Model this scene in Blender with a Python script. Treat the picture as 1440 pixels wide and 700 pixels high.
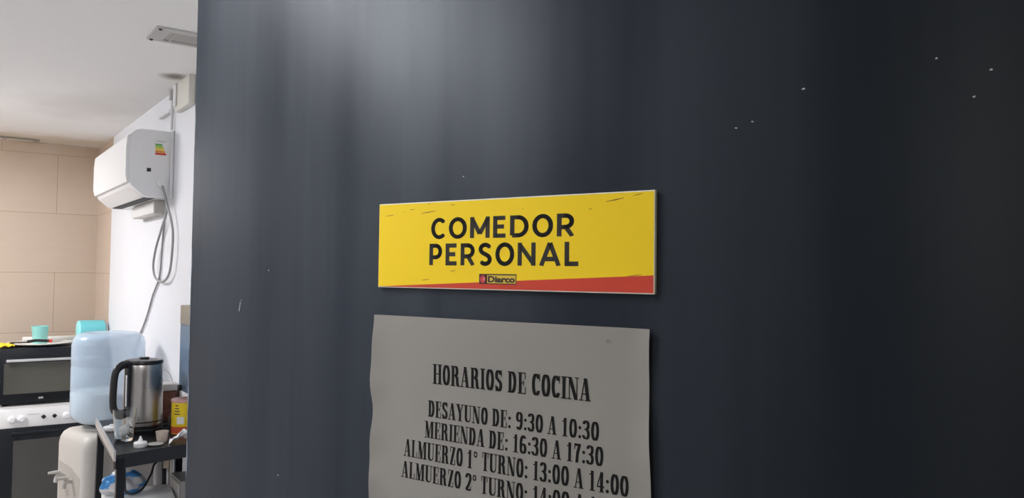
import bpy, bmesh, math, random
from mathutils import Vector, Matrix
C = bpy.context.scene
for o in list(bpy.data.objects): bpy.data.objects.remove(o)
random.seed(4)
PI = math.pi
R = math.radians

# ---------------------------------------------------------------- camera
F_PX, CAM_H = 1100.0, 1.57
CAM = Matrix(((0.80766715, -0.58950122, 0.01273128),
              (0.02935008, 0.01862849, -0.99939559),
              (0.58890775, 0.80755266, 0.03234752)))      # rows: right, down, forward
cd = bpy.data.cameras.new('camera'); cam = bpy.data.objects.new('camera', cd); C.collection.objects.link(cam)
rt, dn, fw = CAM[0], CAM[1], CAM[2]
cam.matrix_world = Matrix(((rt[0], -dn[0], -fw[0], 0), (rt[1], -dn[1], -fw[1], 0), (rt[2], -dn[2], -fw[2], CAM_H), (0, 0, 0, 1)))
cd.sensor_width = 36; cd.lens = F_PX/1440*36; cd.clip_start = 0.02
C.camera = cam
ORIGIN = Vector((0, 0, CAM_H))
def ray(px, py): return CAM.transposed() @ Vector(((px-720)/F_PX, (py-350)/F_PX, 1))
def on_x(px, py, x): d = ray(px, py); return ORIGIN + d*(x/d.x)
def on_y(px, py, y): d = ray(px, py); return ORIGIN + d*(y/d.y)
def on_z(px, py, z): d = ray(px, py); return ORIGIN + d*((z-CAM_H)/d.z)

# ---------------------------------------------------------------- light level
LAMP, LAMP_NEAR, FILL_HALL, FILL_SIDE = 38.0, 22.0, 12.0, 10.0          # emission of the ceiling lights; hall and side are added fills
C.view_settings.view_transform = 'Standard'; C.view_settings.look = 'None'
C.view_settings.gamma = 1; C.view_settings.use_curve_mapping = False
C.view_settings.exposure = 0.0
w = bpy.data.worlds.new('world'); C.world = w; w.use_nodes = True
w.node_tree.nodes['Background'].inputs[0].default_value = (.6, .65, .7, 1)
w.node_tree.nodes['Background'].inputs[1].default_value = .05

# ---------------------------------------------------------------- room numbers
XS, YB, ZC = 0.78, 5.50, 2.33       # side wall, back wall, ceiling
XL, YF = -2.6, -1.9

# ---------------------------------------------------------------- materials
def mat(name, col, rough=.5, metal=0, noise=0.0, nscale=8, bump=0, trans=0, ior=1.45, spec=.5, alpha=1, emit=0):
    m = bpy.data.materials.new(name); m.use_nodes = True
    nt = m.node_tree; b = nt.nodes['Principled BSDF']
    col = tuple(col) + (1,)
    b.inputs['Base Color'].default_value = col
    b.inputs['Roughness'].default_value = rough; b.inputs['Metallic'].default_value = metal
    b.inputs['Transmission Weight'].default_value = trans; b.inputs['IOR'].default_value = ior
    b.inputs['Specular IOR Level'].default_value = spec; b.inputs['Alpha'].default_value = alpha
    if emit:
        b.inputs['Emission Color'].default_value = col; b.inputs['Emission Strength'].default_value = emit
    tc = nt.nodes.new('ShaderNodeTexCoord')
    nz = nt.nodes.new('ShaderNodeTexNoise'); nz.inputs['Scale'].default_value = nscale; nz.inputs['Detail'].default_value = 4
    nt.links.new(tc.outputs['Object'], nz.inputs['Vector'])
    if noise:
        rp = nt.nodes.new('ShaderNodeValToRGB')
        rp.color_ramp.elements[0].position = .3; rp.color_ramp.elements[1].position = .7
        rp.color_ramp.elements[0].color = tuple(c*(1-noise) for c in col[:3])+(1,)
        rp.color_ramp.elements[1].color = tuple(min(1, c*(1+noise*.5)) for c in col[:3])+(1,)
        nt.links.new(nz.outputs['Fac'], rp.inputs['Fac']); nt.links.new(rp.outputs['Color'], b.inputs['Base Color'])
    else:                                       # a faint unevenness of the gloss
        mp = nt.nodes.new('ShaderNodeMapRange')
        mp.inputs['To Min'].default_value = max(0, rough-.03); mp.inputs['To Max'].default_value = min(1, rough+.03)
        nt.links.new(nz.outputs['Fac'], mp.inputs['Value']); nt.links.new(mp.outputs['Result'], b.inputs['Roughness'])
    if bump:
        bp = nt.nodes.new('ShaderNodeBump'); bp.inputs['Strength'].default_value = bump; bp.inputs['Distance'].default_value = .01
        nt.links.new(nz.outputs['Fac'], bp.inputs['Height']); nt.links.new(bp.outputs['Normal'], b.inputs['Normal'])
    return m
def nodes(m): return m.node_tree, m.node_tree.nodes['Principled BSDF']

def door_material():
    m = mat('dark_door_paint', (.019, .024, .033), .42, spec=.5)
    nt, b = nodes(m)
    for n in list(nt.nodes):
        if n.type in ('TEX_NOISE', 'MAP_RANGE', 'TEX_COORD'): nt.nodes.remove(n)
    tc = nt.nodes.new('ShaderNodeTexCoord')
    def noise(sx, sz, scale, detail=4):
        mp = nt.nodes.new('ShaderNodeMapping'); mp.inputs['Scale'].default_value = (sx, 1, sz)
        n = nt.nodes.new('ShaderNodeTexNoise'); n.inputs['Scale'].default_value = scale; n.inputs['Detail'].default_value = detail
        nt.links.new(tc.outputs['Object'], mp.inputs['Vector']); nt.links.new(mp.outputs['Vector'], n.inputs['Vector'])
        return n.outputs['Fac']
    b.inputs['Specular Tint'].default_value = (.80, .89, 1, 1)
    streak = noise(10, .7, 1.0, 5)              # runs of paint, drawn downwards
    fine = noise(45, 1.6, 1.0, 3)
    cloud = noise(1, 1, 3.0, 3)
    def rng(sock, a, c, lo, hi):
        r = nt.nodes.new('ShaderNodeMapRange'); r.inputs['From Min'].default_value = a; r.inputs['From Max'].default_value = c
        r.inputs['To Min'].default_value = lo; r.inputs['To Max'].default_value = hi
        nt.links.new(sock, r.inputs['Value']); return r.outputs['Result']
    def math_(op, a, c):
        n = nt.nodes.new('ShaderNodeMath'); n.operation = op
        nt.links.new(a, n.inputs[0])
        if isinstance(c, float): n.inputs[1].default_value = c
        else: nt.links.new(c, n.inputs[1])
        return n.outputs[0]
    rough = math_('ADD', rng(streak, .3, .7, .36, .50), rng(cloud, .3, .7, -.03, .03))
    nt.links.new(rough, b.inputs['Roughness'])
    spec = math_('MULTIPLY', rng(streak, .36, .58, .18, .40), rng(fine, .3, .7, .9, 1.08))
    nt.links.new(spec, b.inputs['Specular IOR Level'])
    bp = nt.nodes.new('ShaderNodeBump'); bp.inputs['Strength'].default_value = .12; bp.inputs['Distance'].default_value = .002
    nt.links.new(fine, bp.inputs['Height']); nt.links.new(bp.outputs['Normal'], b.inputs['Normal'])
    return m

def tile_material(name, swap):
    m = mat(name, (.55, .43, .31), .45)
    nt, b = nodes(m)
    tc = nt.nodes.new('ShaderNodeTexCoord')
    sep = nt.nodes.new('ShaderNodeSeparateXYZ'); cmb = nt.nodes.new('ShaderNodeCombineXYZ')
    nt.links.new(tc.outputs['Object'], sep.inputs[0])
    nt.links.new(sep.outputs[1 if swap else 0], cmb.inputs[0]); nt.links.new(sep.outputs[2], cmb.inputs[1])
    mp = nt.nodes.new('ShaderNodeMapping'); mp.inputs['Location'].default_value = (.02, -.105, 0)
    nt.links.new(cmb.outputs[0], mp.inputs[0])
    br = nt.nodes.new('ShaderNodeTexBrick'); br.offset = .5; br.squash = 1
    br.inputs['Scale'].default_value = 1; br.inputs['Brick Width'].default_value = .58; br.inputs['Row Height'].default_value = .36
    br.inputs['Mortar Size'].default_value = .0022; br.inputs['Mortar Smooth'].default_value = .6
    br.inputs['Color1'].default_value = (.60, .487, .395, 1); br.inputs['Color2'].default_value = (.62, .507, .412, 1)
    br.inputs['Mortar'].default_value = (.38, .28, .19, 1)
    nt.links.new(mp.outputs[0], br.inputs['Vector'])
    # long faint horizontal veins and an old water stain under the ceiling
    mp2 = nt.nodes.new('ShaderNodeMapping'); mp2.inputs['Scale'].default_value = (3, 30, 1); nt.links.new(cmb.outputs[0], mp2.inputs[0])
    vn = nt.nodes.new('ShaderNodeTexNoise'); vn.inputs['Scale'].default_value = 1.0; vn.inputs['Detail'].default_value = 3
    nt.links.new(mp2.outputs[0], vn.inputs['Vector'])
    mx = nt.nodes.new('ShaderNodeMix'); mx.data_type = 'RGBA'; mx.blend_type = 'MULTIPLY'
    rv = nt.nodes.new('ShaderNodeMapRange'); rv.inputs['To Min'].default_value = .0; rv.inputs['To Max'].default_value = .22
    nt.links.new(vn.outputs['Fac'], rv.inputs['Value']); nt.links.new(rv.outputs[0], mx.inputs[0])
    mx.inputs[7].default_value = (.75, .70, .62, 1); nt.links.new(br.outputs['Color'], mx.inputs[6])
    st = nt.nodes.new('ShaderNodeTexNoise'); st.inputs['Scale'].default_value = 3.2; st.inputs['Detail'].default_value = 3
    nt.links.new(cmb.outputs[0], st.inputs['Vector'])
    hi = nt.nodes.new('ShaderNodeMapRange'); hi.inputs['From Min'].default_value = 2.0; hi.inputs['From Max'].default_value = 2.36
    nt.links.new(sep.outputs[2], hi.inputs['Value'])
    ml = nt.nodes.new('ShaderNodeMath'); ml.operation = 'MULTIPLY'
    nt.links.new(hi.outputs[0], ml.inputs[0]); nt.links.new(st.outputs['Fac'], ml.inputs[1])
    mx2 = nt.nodes.new('ShaderNodeMix'); mx2.data_type = 'RGBA'
    nt.links.new(ml.outputs[0], mx2.inputs[0]); nt.links.new(mx.outputs[2], mx2.inputs[6]); mx2.inputs[7].default_value = (.30, .19, .11, 1)
    nt.links.new(mx2.outputs[2], b.inputs['Base Color'])
    return m

def ceiling_material():
    m = mat('ceiling_paint', (.72, .69, .66), .85)
    nt, b = nodes(m)
    tc = nt.nodes.new('ShaderNodeTexCoord')
    prev = None
    base = nt.nodes.new('ShaderNodeRGB'); base.outputs[0].default_value = (.90, .885, .87, 1); prev = base.outputs[0]
    nz = nt.nodes.new('ShaderNodeTexNoise'); nz.inputs['Scale'].default_value = 4.5; nz.inputs['Detail'].default_value = 5
    nt.links.new(tc.outputs['Object'], nz.inputs['Vector'])
    for (x, y, rx, ry, col, amt) in ((.72, 3.25, .07, .08, (.20, .17, .14), .9), (.45, 5.38, .9, .42, (.62, .52, .39), .75), (.55, 4.1, .35, .6, (.60, .56, .52), .35)):
        mp = nt.nodes.new('ShaderNodeMapping'); mp.vector_type = 'POINT'
        mp.inputs['Location'].default_value = (-x/rx, -y/ry, 0); mp.inputs['Scale'].default_value = (1/rx, 1/ry, 0)
        nt.links.new(tc.outputs['Object'], mp.inputs[0])
        ln = nt.nodes.new('ShaderNodeVectorMath'); ln.operation = 'LENGTH'; nt.links.new(mp.outputs[0], ln.inputs[0])
        ad = nt.nodes.new('ShaderNodeMath'); ad.operation = 'ADD'; nt.links.new(ln.outputs['Value'], ad.inputs[0])
        sc = nt.nodes.new('ShaderNodeMapRange'); sc.inputs['To Min'].default_value = -.55; sc.inputs['To Max'].default_value = .55
        nt.links.new(nz.outputs['Fac'], sc.inputs['Value']); nt.links.new(sc.outputs[0], ad.inputs[1])
        mr = nt.nodes.new('ShaderNodeMapRange'); mr.interpolation_type = 'SMOOTHSTEP'
        mr.inputs['From Min'].default_value = 1.0; mr.inputs['From Max'].default_value = .1; mr.inputs['To Min'].default_value = 0; mr.inputs['To Max'].default_value = amt
        nt.links.new(ad.outputs[0], mr.inputs['Value'])
        mx = nt.nodes.new('ShaderNodeMix'); mx.data_type = 'RGBA'
        nt.links.new(mr.outputs[0], mx.inputs[0]); nt.links.new(prev, mx.inputs[6]); mx.inputs[7].default_value = col+(1,)
        prev = mx.outputs[2]
    nt.links.new(prev, b.inputs['Base Color'])
    return m

def striped_bag_material():
    m = mat('printed_film', (.75, .76, .78), .3)
    nt, b = nodes(m)
    tc = nt.nodes.new('ShaderNodeTexCoord')
    mp = nt.nodes.new('ShaderNodeMapping'); mp.inputs['Scale'].default_value = (14, 14, 34)
    wv = nt.nodes.new('ShaderNodeTexNoise'); wv.inputs['Scale'].default_value = 1; wv.inputs['Detail'].default_value = 2
    nt.links.new(tc.outputs['Object'], mp.inputs[0]); nt.links.new(mp.outputs[0], wv.inputs['Vector'])
    rp = nt.nodes.new('ShaderNodeValToRGB'); e = rp.color_ramp.elements
    e[0].position = .50; e[0].color = (.62, .62, .63, 1); e[1].position = .55; e[1].color = (.05, .25, .58, 1)
    nt.links.new(wv.outputs['Fac'], rp.inputs['Fac']); nt.links.new(rp.outputs[0], b.inputs['Base Color'])
    return m

def brushed_steel():
    m = mat('brushed_steel', (.42, .40, .38), .28, 1)
    nt, b = nodes(m)
    b.inputs['Anisotropic'].default_value = .5
    return m

M = dict(
    door=door_material(), tile=tile_material('beige_wall_tile', False), tile_side=tile_material('beige_side_tile', True), ceiling=ceiling_material(),
    white_wall=mat('white_wall_paint', (.78, .79, .83), .55, noise=.03, nscale=2.5), corridor=mat('corridor_paint', (.42, .39, .31), .8, noise=.05),
    floor=mat('grey_floor_tile', (.60, .59, .57), .4, noise=.08, nscale=3), trim=mat('dark_frame_paint', (.03, .033, .04), .5),
    yellow=mat('yellow_print', (.93, .66, .016), .38, spec=.3), red=mat('red_print', (.62, .065, .038), .38, spec=.3), board=mat('white_foam_board', (.80, .76, .66), .6),
    sign_ink=mat('dark_print', (.028, .025, .022), .45, spec=.3), dash=mat('brown_scratch_print', (.22, .05, .015), .5), logo_yellow=mat('logo_yellow', (.70, .50, .05), .4),
    logo_dark=mat('logo_dark', (.035, .018, .015), .4), logo_maroon=mat('logo_maroon', (.10, .012, .015), .4), logo_red=mat('logo_red', (.55, .05, .06), .4), logo_pink=mat('logo_pink', (.75, .35, .35), .4),
    paper=mat('greyish_paper', (.30, .288, .270), .8, noise=.02, nscale=6, spec=.2), ink=mat('black_ink', (.008, .008, .008), .7, spec=.2), pencil=mat('pencil_grey', (.13, .125, .12), .8),
    chip=mat('bare_paint_chip', (.55, .57, .60), .7), edge=mat('worn_edge', (.26, .30, .36), .5, noise=.4, nscale=40),
    plastic=mat('white_plastic', (.80, .80, .81), .35), plastic_grey=mat('grey_plastic', (.50, .49, .47), .45), cream=mat('cream_plastic', (.54, .515, .48), .4), cream_dark=mat('recess_plastic', (.45, .42, .385), .5),
    black=mat('black_plastic', (.012, .012, .014), .3), black_metal=mat('black_metal', (.009, .011, .015), .3, spec=.3), dark_glass=mat('oven_glass', (.06, .06, .058), .08, spec=.8),
    grey_glass=mat('mini_oven_glass', (.085, .083, .070), .12, spec=.6), enamel=mat('white_enamel', (.82, .81, .80), .3), steel=brushed_steel(), alu=mat('aluminium_strip', (.62, .62, .63), .4, .7),
    dark_steel=mat('dark_interior', (.03, .03, .03), .5), slot=mat('dark_slot', (.015, .015, .015), .6),
    jug=mat('blue_bottle_plastic', (.66, .80, .95), .2, alpha=.6), water=mat('water_body', (.92, .98, .99), .15),
    turquoise=mat('turquoise_plastic', (.15, .53, .57), .35), turq_dark=mat('turquoise_rim', (.30, .74, .76), .35), mint=mat('mint_plastic', (.30, .66, .62), .4), frost=mat('frosted_plastic', (.78, .82, .84), .35, trans=.3),
    china=mat('white_china', (.82, .80, .76), .2), cloth=mat('yellow_cloth', (.80, .58, .03), .8, noise=.1, nscale=40, bump=.2), red_plastic=mat('red_tip', (.55, .06, .04), .4),
    glass=mat('clear_glass', (.95, .97, .97), .03, trans=1.0, ior=1.42), tissue=mat('white_tissue', (.86, .86, .86), .8, bump=.3, nscale=30),
    can_yellow=mat('yellow_label', (.85, .62, .02), .4, noise=.05), can_red=mat('red_band', (.55, .09, .04), .4), can_lid=mat('pinkish_lid', (.62, .36, .32), .4), label_white=mat('label_white', (.8, .8, .75), .5), label_grey=mat('label_grey', (.45, .45, .42), .5), text_dark=mat('label_print', (.08, .06, .03), .5),
    tin=mat('brown_tin', (.16, .06, .04), .4, noise=.5, nscale=30), cup_beige=mat('beige_paper_cup', (.62, .52, .44), .6, noise=.2, nscale=60),
    blue=mat('blue_grey_enamel', (.10, .17, .27), .4, noise=.1), tan=mat('tan_enamel', (.27, .24, .19), .5), bag=striped_bag_material(),
    cable=mat('grey_cable', (.33, .33, .33), .5), cable_white=mat('white_cable', (.70, .70, .69), .5), cable_black=mat('black_cable', (.02, .02, .022), .5), pole=mat('grey_pole', (.30, .29, .29), .4, .3),
    trunking=mat('cream_trunking', (.70, .68, .61), .5), beige_plug=mat('beige_plug', (.60, .52, .38), .5),
    green=mat('label_green', (.10, .42, .10), .5), lime=mat('label_lime', (.50, .60, .05), .5), orange=mat('label_orange', (.75, .28, .03), .5),
    paper_white=mat('label_paper', (.80, .80, .79), .6), lamp_body=mat('lamp_housing', (.8, .8, .8), .5), lamp=mat('lamp_diffuser', (.99, .985, 1), .5, emit=LAMP), fill_side=mat('fill_diffuser_side', (.97, .98, 1), .5, emit=FILL_SIDE), fill_hall=mat('fill_diffuser_hall', (1, .92, .72), .5, emit=FILL_HALL), lamp_near=mat('lamp_diffuser_near', (.99, .985, 1), .5, emit=LAMP_NEAR),
)

# ---------------------------------------------------------------- helpers
def link(name, me, parent=None):
    o = bpy.data.objects.new(name, me); C.collection.objects.link(o)
    if parent: o.parent = parent
    return o
def obj(name, bm, m, parent=None, smooth=True, ang=35):
    bmesh.ops.recalc_face_normals(bm, faces=bm.faces)
    me = bpy.data.meshes.new(name); bm.to_mesh(me); bm.free()
    me.materials.append(m)
    if smooth and hasattr(me, 'set_sharp_from_angle'):
        for p in me.polygons: p.use_smooth = True
        me.set_sharp_from_angle(angle=R(ang))
    return link(name, me, parent)
def tag(o, label, cat, group=None):
    o['label'] = label; o['category'] = cat
    if group: o['group'] = group
    return o
def thing(name, label, cat, loc=(0, 0, 0), rz=0, group=None):
    o = link(name, None); o.location = loc; o.rotation_euler = (0, 0, rz)
    return tag(o, label, cat, group)
def struct(o): o['kind'] = 'structure'; return o
def box(bm, a, b, bev=0, seg=2):
    r = bmesh.ops.create_cube(bm, size=1)
    vs = r['verts']
    for v in vs: v.co = Vector([(a[i]+b[i])/2 + v.co[i]*abs(b[i]-a[i]) for i in range(3)])
    if bev:
        es = list({e for v in vs for e in v.link_edges})
        bmesh.ops.bevel(bm, geom=es, offset=bev, segments=seg, affect='EDGES', profile=.5)
    return bm
def bx(a, b, bev=0, seg=2): return box(bmesh.new(), a, b, bev, seg)
def lathe(pts, n=40, bm=None, c=(0, 0, 0), closed=True):
    """pts: (radius, z) from bottom to top, about +Z"""
    bm = bm or bmesh.new(); rings = []
    for r, z in pts:
        if r < 1e-6: rings.append([bm.verts.new((c[0], c[1], c[2]+z))])
        else: rings.append([bm.verts.new((c[0]+r*math.cos(2*PI*k/n), c[1]+r*math.sin(2*PI*k/n), c[2]+z)) for k in range(n)])
    for a, b in zip(rings, rings[1:]):
        for k in range(n):
            k2 = (k+1) % n
            if len(a) == 1 and len(b) == 1: continue
            if len(a) == 1: bm.faces.new((a[0], b[k2], b[k]))
            elif len(b) == 1: bm.faces.new((a[k], a[k2], b[0]))
            else: bm.faces.new((a[k], a[k2], b[k2], b[k]))
    if closed:
        for rg, fl in ((rings[0], True), (rings[-1], False)):
            if len(rg) > 1: bm.faces.new(rg[::-1] if fl else rg)
    return bm
def spline(pts, n=10):
    pts = [Vector(p) for p in pts]; P = [pts[0]*2-pts[1]] + pts + [pts[-1]*2-pts[-2]]; out = []
    for i in range(1, len(P)-2):
        for k in range(n):
            t = k/n
            out.append(.5*((2*P[i]) + (P[i+1]-P[i-1])*t + (2*P[i-1]-5*P[i]+4*P[i+1]-P[i+2])*t*t + (3*P[i]-P[i-1]-3*P[i+1]+P[i+2])*t**3))
    out.append(pts[-1]); return out
def tube(pts, r, n=10, bm=None, rs=None):
    bm = bm or bmesh.new(); rings = []
    pts = [Vector(p) for p in pts]
    up = Vector((0, 0, 1)); d0 = (pts[1]-pts[0]).normalized()
    if abs(d0.dot(up)) > .9: up = Vector((0, 1, 0))
    x = d0.cross(up).normalized()
    for i, p in enumerate(pts):
        d = (pts[min(i+1, len(pts)-1)]-pts[max(i-1, 0)]).normalized()
        x = (x - d*x.dot(d)).normalized(); y = d.cross(x)
        rr = rs[i] if rs else r
        rings.append([bm.verts.new(p + x*rr*math.cos(2*PI*k/n) + y*rr*math.sin(2*PI*k/n)) for k in range(n)])
    for a, b in zip(rings, rings[1:]):
        for k in range(n): bm.faces.new((a[k], a[(k+1) % n], b[(k+1) % n], b[k]))
    bm.faces.new(rings[0][::-1]); bm.faces.new(rings[-1]); return bm
def prism(poly, fn, t0, t1, bm=None):
    """extrude 2-D polygon; fn(u, v, t) -> point"""
    bm = bm or bmesh.new()
    a = [bm.verts.new(fn(u, v, t0)) for u, v in poly]; b = [bm.verts.new(fn(u, v, t1)) for u, v in poly]
    bm.faces.new(a[::-1]); bm.faces.new(b)
    for k in range(len(poly)): bm.faces.new((a[k], a[(k+1) % len(poly)], b[(k+1) % len(poly)], b[k]))
    return bm
def bevel_all(bm, off, seg=2, angle=30):
    es = [e for e in bm.edges if len(e.link_faces) == 2 and e.calc_face_angle(0) > R(angle)]
    bmesh.ops.bevel(bm, geom=es, offset=off, segments=seg, affect='EDGES', profile=.5); return bm
def rrect(x0, y0, x1, y1, r, n=6):
    out = []
    for cx, cy, a in ((x1-r, y1-r, 0), (x0+r, y1-r, 90), (x0+r, y0+r, 180), (x1-r, y0+r, 270)):
        for k in range(n+1):
            t = R(a+90*k/n); out.append((cx+r*math.cos(t), cy+r*math.sin(t)))
    return out
def crumple(bm, amp, s=1):
    for v in bm.verts:
        v.co += Vector((random.uniform(-1, 1), random.uniform(-1, 1), random.uniform(-1, 1)))*amp
    return bm

# ---------------------------------------------------------------- setting
def sbox(name, a, b, m): return struct(obj(name, bx(a, b), M[m], None, False))
sbox('floor', (XL-.1, YF-.1, -.1), (XS+.1, YB+.1, 0), 'floor')
sbox('ceiling', (XL-.1, YF-.1, ZC), (XS+.1, YB+.1, ZC+.1), 'ceiling')
sbox('wall_back', (XL-.1, YB, 0), (XS+.1, YB+.1, ZC), 'tile')
sbox('wall_left', (XL-.1, .15, 0), (XL, YB, ZC), 'white_wall')
wr = obj('wall_right', bx((XS, .15, 0), (XS+.1, 4.965, ZC)), M['white_wall'], None, False); struct(wr)
wt = obj('wall_right_tiled', bx((XS+.004, 4.965, 0), (XS+.1, YB, ZC)), M['tile_side'], None, False); struct(wt)
DW = (-.375, .575)                                          # doorway in the wall the camera looks through
sbox('wall_front', (XL-.1, .05, 0), (DW[0]-.04, .15, ZC), 'white_wall')
sbox('wall_front_short', (DW[1]+.03, .05, 0), (XS+.1, .15, ZC), 'white_wall')
sbox('wall_front_lintel', (DW[0]-.04, .05, 2.09), (DW[1]+.03, .15, ZC), 'white_wall')
sbox('wall_corridor_left', (XL-.1, YF, 0), (XL, .05, ZC), 'corridor')
sbox('wall_corridor_right', (XS, YF, 0), (XS+.1, .05, ZC), 'corridor')
sbox('wall_corridor_rear', (XL-.1, YF-.1, 0), (XS+.1, YF, ZC), 'corridor')
bm = bx((DW[0]-.04, .03, 0), (DW[0], .17, 2.09)); box(bm, (DW[1]+.0, .03, 0), (DW[1]+.03, .17, 2.09)); box(bm, (DW[0], .03, 2.05), (DW[1], .17, 2.09))
struct(obj('trim_1', bm, M['trim'], None, False))
# ---------------------------------------------------------------- the open door, local x along the leaf (0 = free edge), y into the leaf
A0 = Vector((0.45560914, 0.43070156, 0)); DD = Vector((-0.34330236, 0.93922494, 0))
DOOR_ROT = math.atan2(-DD.y, -DD.x)
EDGE = .6105; LEAF_W = .895
d_org = A0 + DD*EDGE
door = struct(obj('door_1', bevel_all(bx((0, 0, .012), (LEAF_W, .042, 2.04)), .0025, 2), M['door'])); door.location = d_org; door.rotation_euler = (0, 0, DOOR_ROT)
# worn paint along the free edge and small chips in the face
bm = bmesh.new()
z = .3
while z < 2.0:
    h = random.uniform(.015, .11); wd = random.uniform(.0006, .0018)
    if random.random() < .75:
        pts = [(.0024, z), (.0024+wd*.7, z+h*.15), (.0024+wd, z+h*.5), (.0024+wd*.5, z+h*.85), (.0024, z+h)]
        prism(pts, lambda u, v, t: (u, t, v), -.0003, .0015, bm)
    z += h*random.uniform(.6, 1.0)
e = obj('worn_edge', bm, M['edge'], door, False); e['label'] = 'scuffed pale strip of worn paint'
CH = [(11.12, 170.49, .9), (7.48, 168.5, .8), (6.26, 168.14, .8), (22.56, 170.32, .9), (21.62, 168.71, .8), (19.51, 171.48, .8), (-44.15, 134.75, .9), (-46.45, 157.1, .7), (-19.27, 166.02, .7), (-51.15, 153.6, .6)]
for u, v, s in CH:
    bm = bmesh.new(); r = .0010*s
    pts = [(u/100+EDGE + r*random.uniform(.7, 1.5)*math.cos(k*PI/4), v/100 + r*.8*random.uniform(.6, 1.2)*math.sin(k*PI/4)) for k in range(8)]
    prism(pts, lambda a, c, t: (a, t, c), -.0003, .0005, bm)
    obj('paint_chip', bm, M['chip'], door, False)
bm = bmesh.new(); prism([(-.5130+EDGE, 1.5345), (-.5124+EDGE, 1.5338), (-.5146+EDGE, 1.5232), (-.5152+EDGE, 1.5240)], lambda a, c, t: (a, t, c), -.0003, .0005, bm)
obj('paint_chip', bm, M['chip'], door, False)
# lever handle near the free edge (below the frame) and hinges
hd = obj('door_handle', tube(spline([(.06, 0, 1.0), (.06, -.05, 1.0), (.075, -.058, 1.0), (.17, -.058, 1.0)]), .009), M['alu'], door)
obj('rosette', lathe([(0, 0), (.024, 0), (.024, .006), (0, .006)]), M['alu'], hd).matrix_local = Matrix.Translation((.06, .0, 1.0)) @ Matrix.Rotation(PI/2, 4, 'X')

# ---------------------------------------------------------------- lettering built from a broad pen
def hull(pts):
    pts = sorted(set((round(x, 5), round(y, 5)) for x, y in pts))
    def half(p):
        h = []
        for q in p:
            while len(h) > 1 and (h[-1][0]-h[-2][0])*(q[1]-h[-2][1])-(h[-1][1]-h[-2][1])*(q[0]-h[-2][0]) <= 0: h.pop()
            h.append(q)
        return h
    a, b = half(pts), half(pts[::-1]); return a[:-1]+b[:-1]
def arc(cx, cy, rx, ry, a0, a1, n=14):
    return [(cx+rx*math.cos(R(a0+(a1-a0)*k/n)), cy+ry*math.sin(R(a0+(a1-a0)*k/n))) for k in range(n+1)]
PW, PH = .150, .05            # pen width and height of the condensed slab letter
h2, v2 = PW/2, PH/2
TOP, BOT = 1-v2, v2
def stem(x): return ('s', [(x, BOT), (x, TOP)], PW, PH)
def thin(p): return ('s', p, .045, PH)
def pen(p): return ('s', p, PW, PH)
def serif(x, y, wd=.27): return ('s', [(x-wd/2+.02, y), (x+wd/2-.02, y)], .04, PH)
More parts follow.
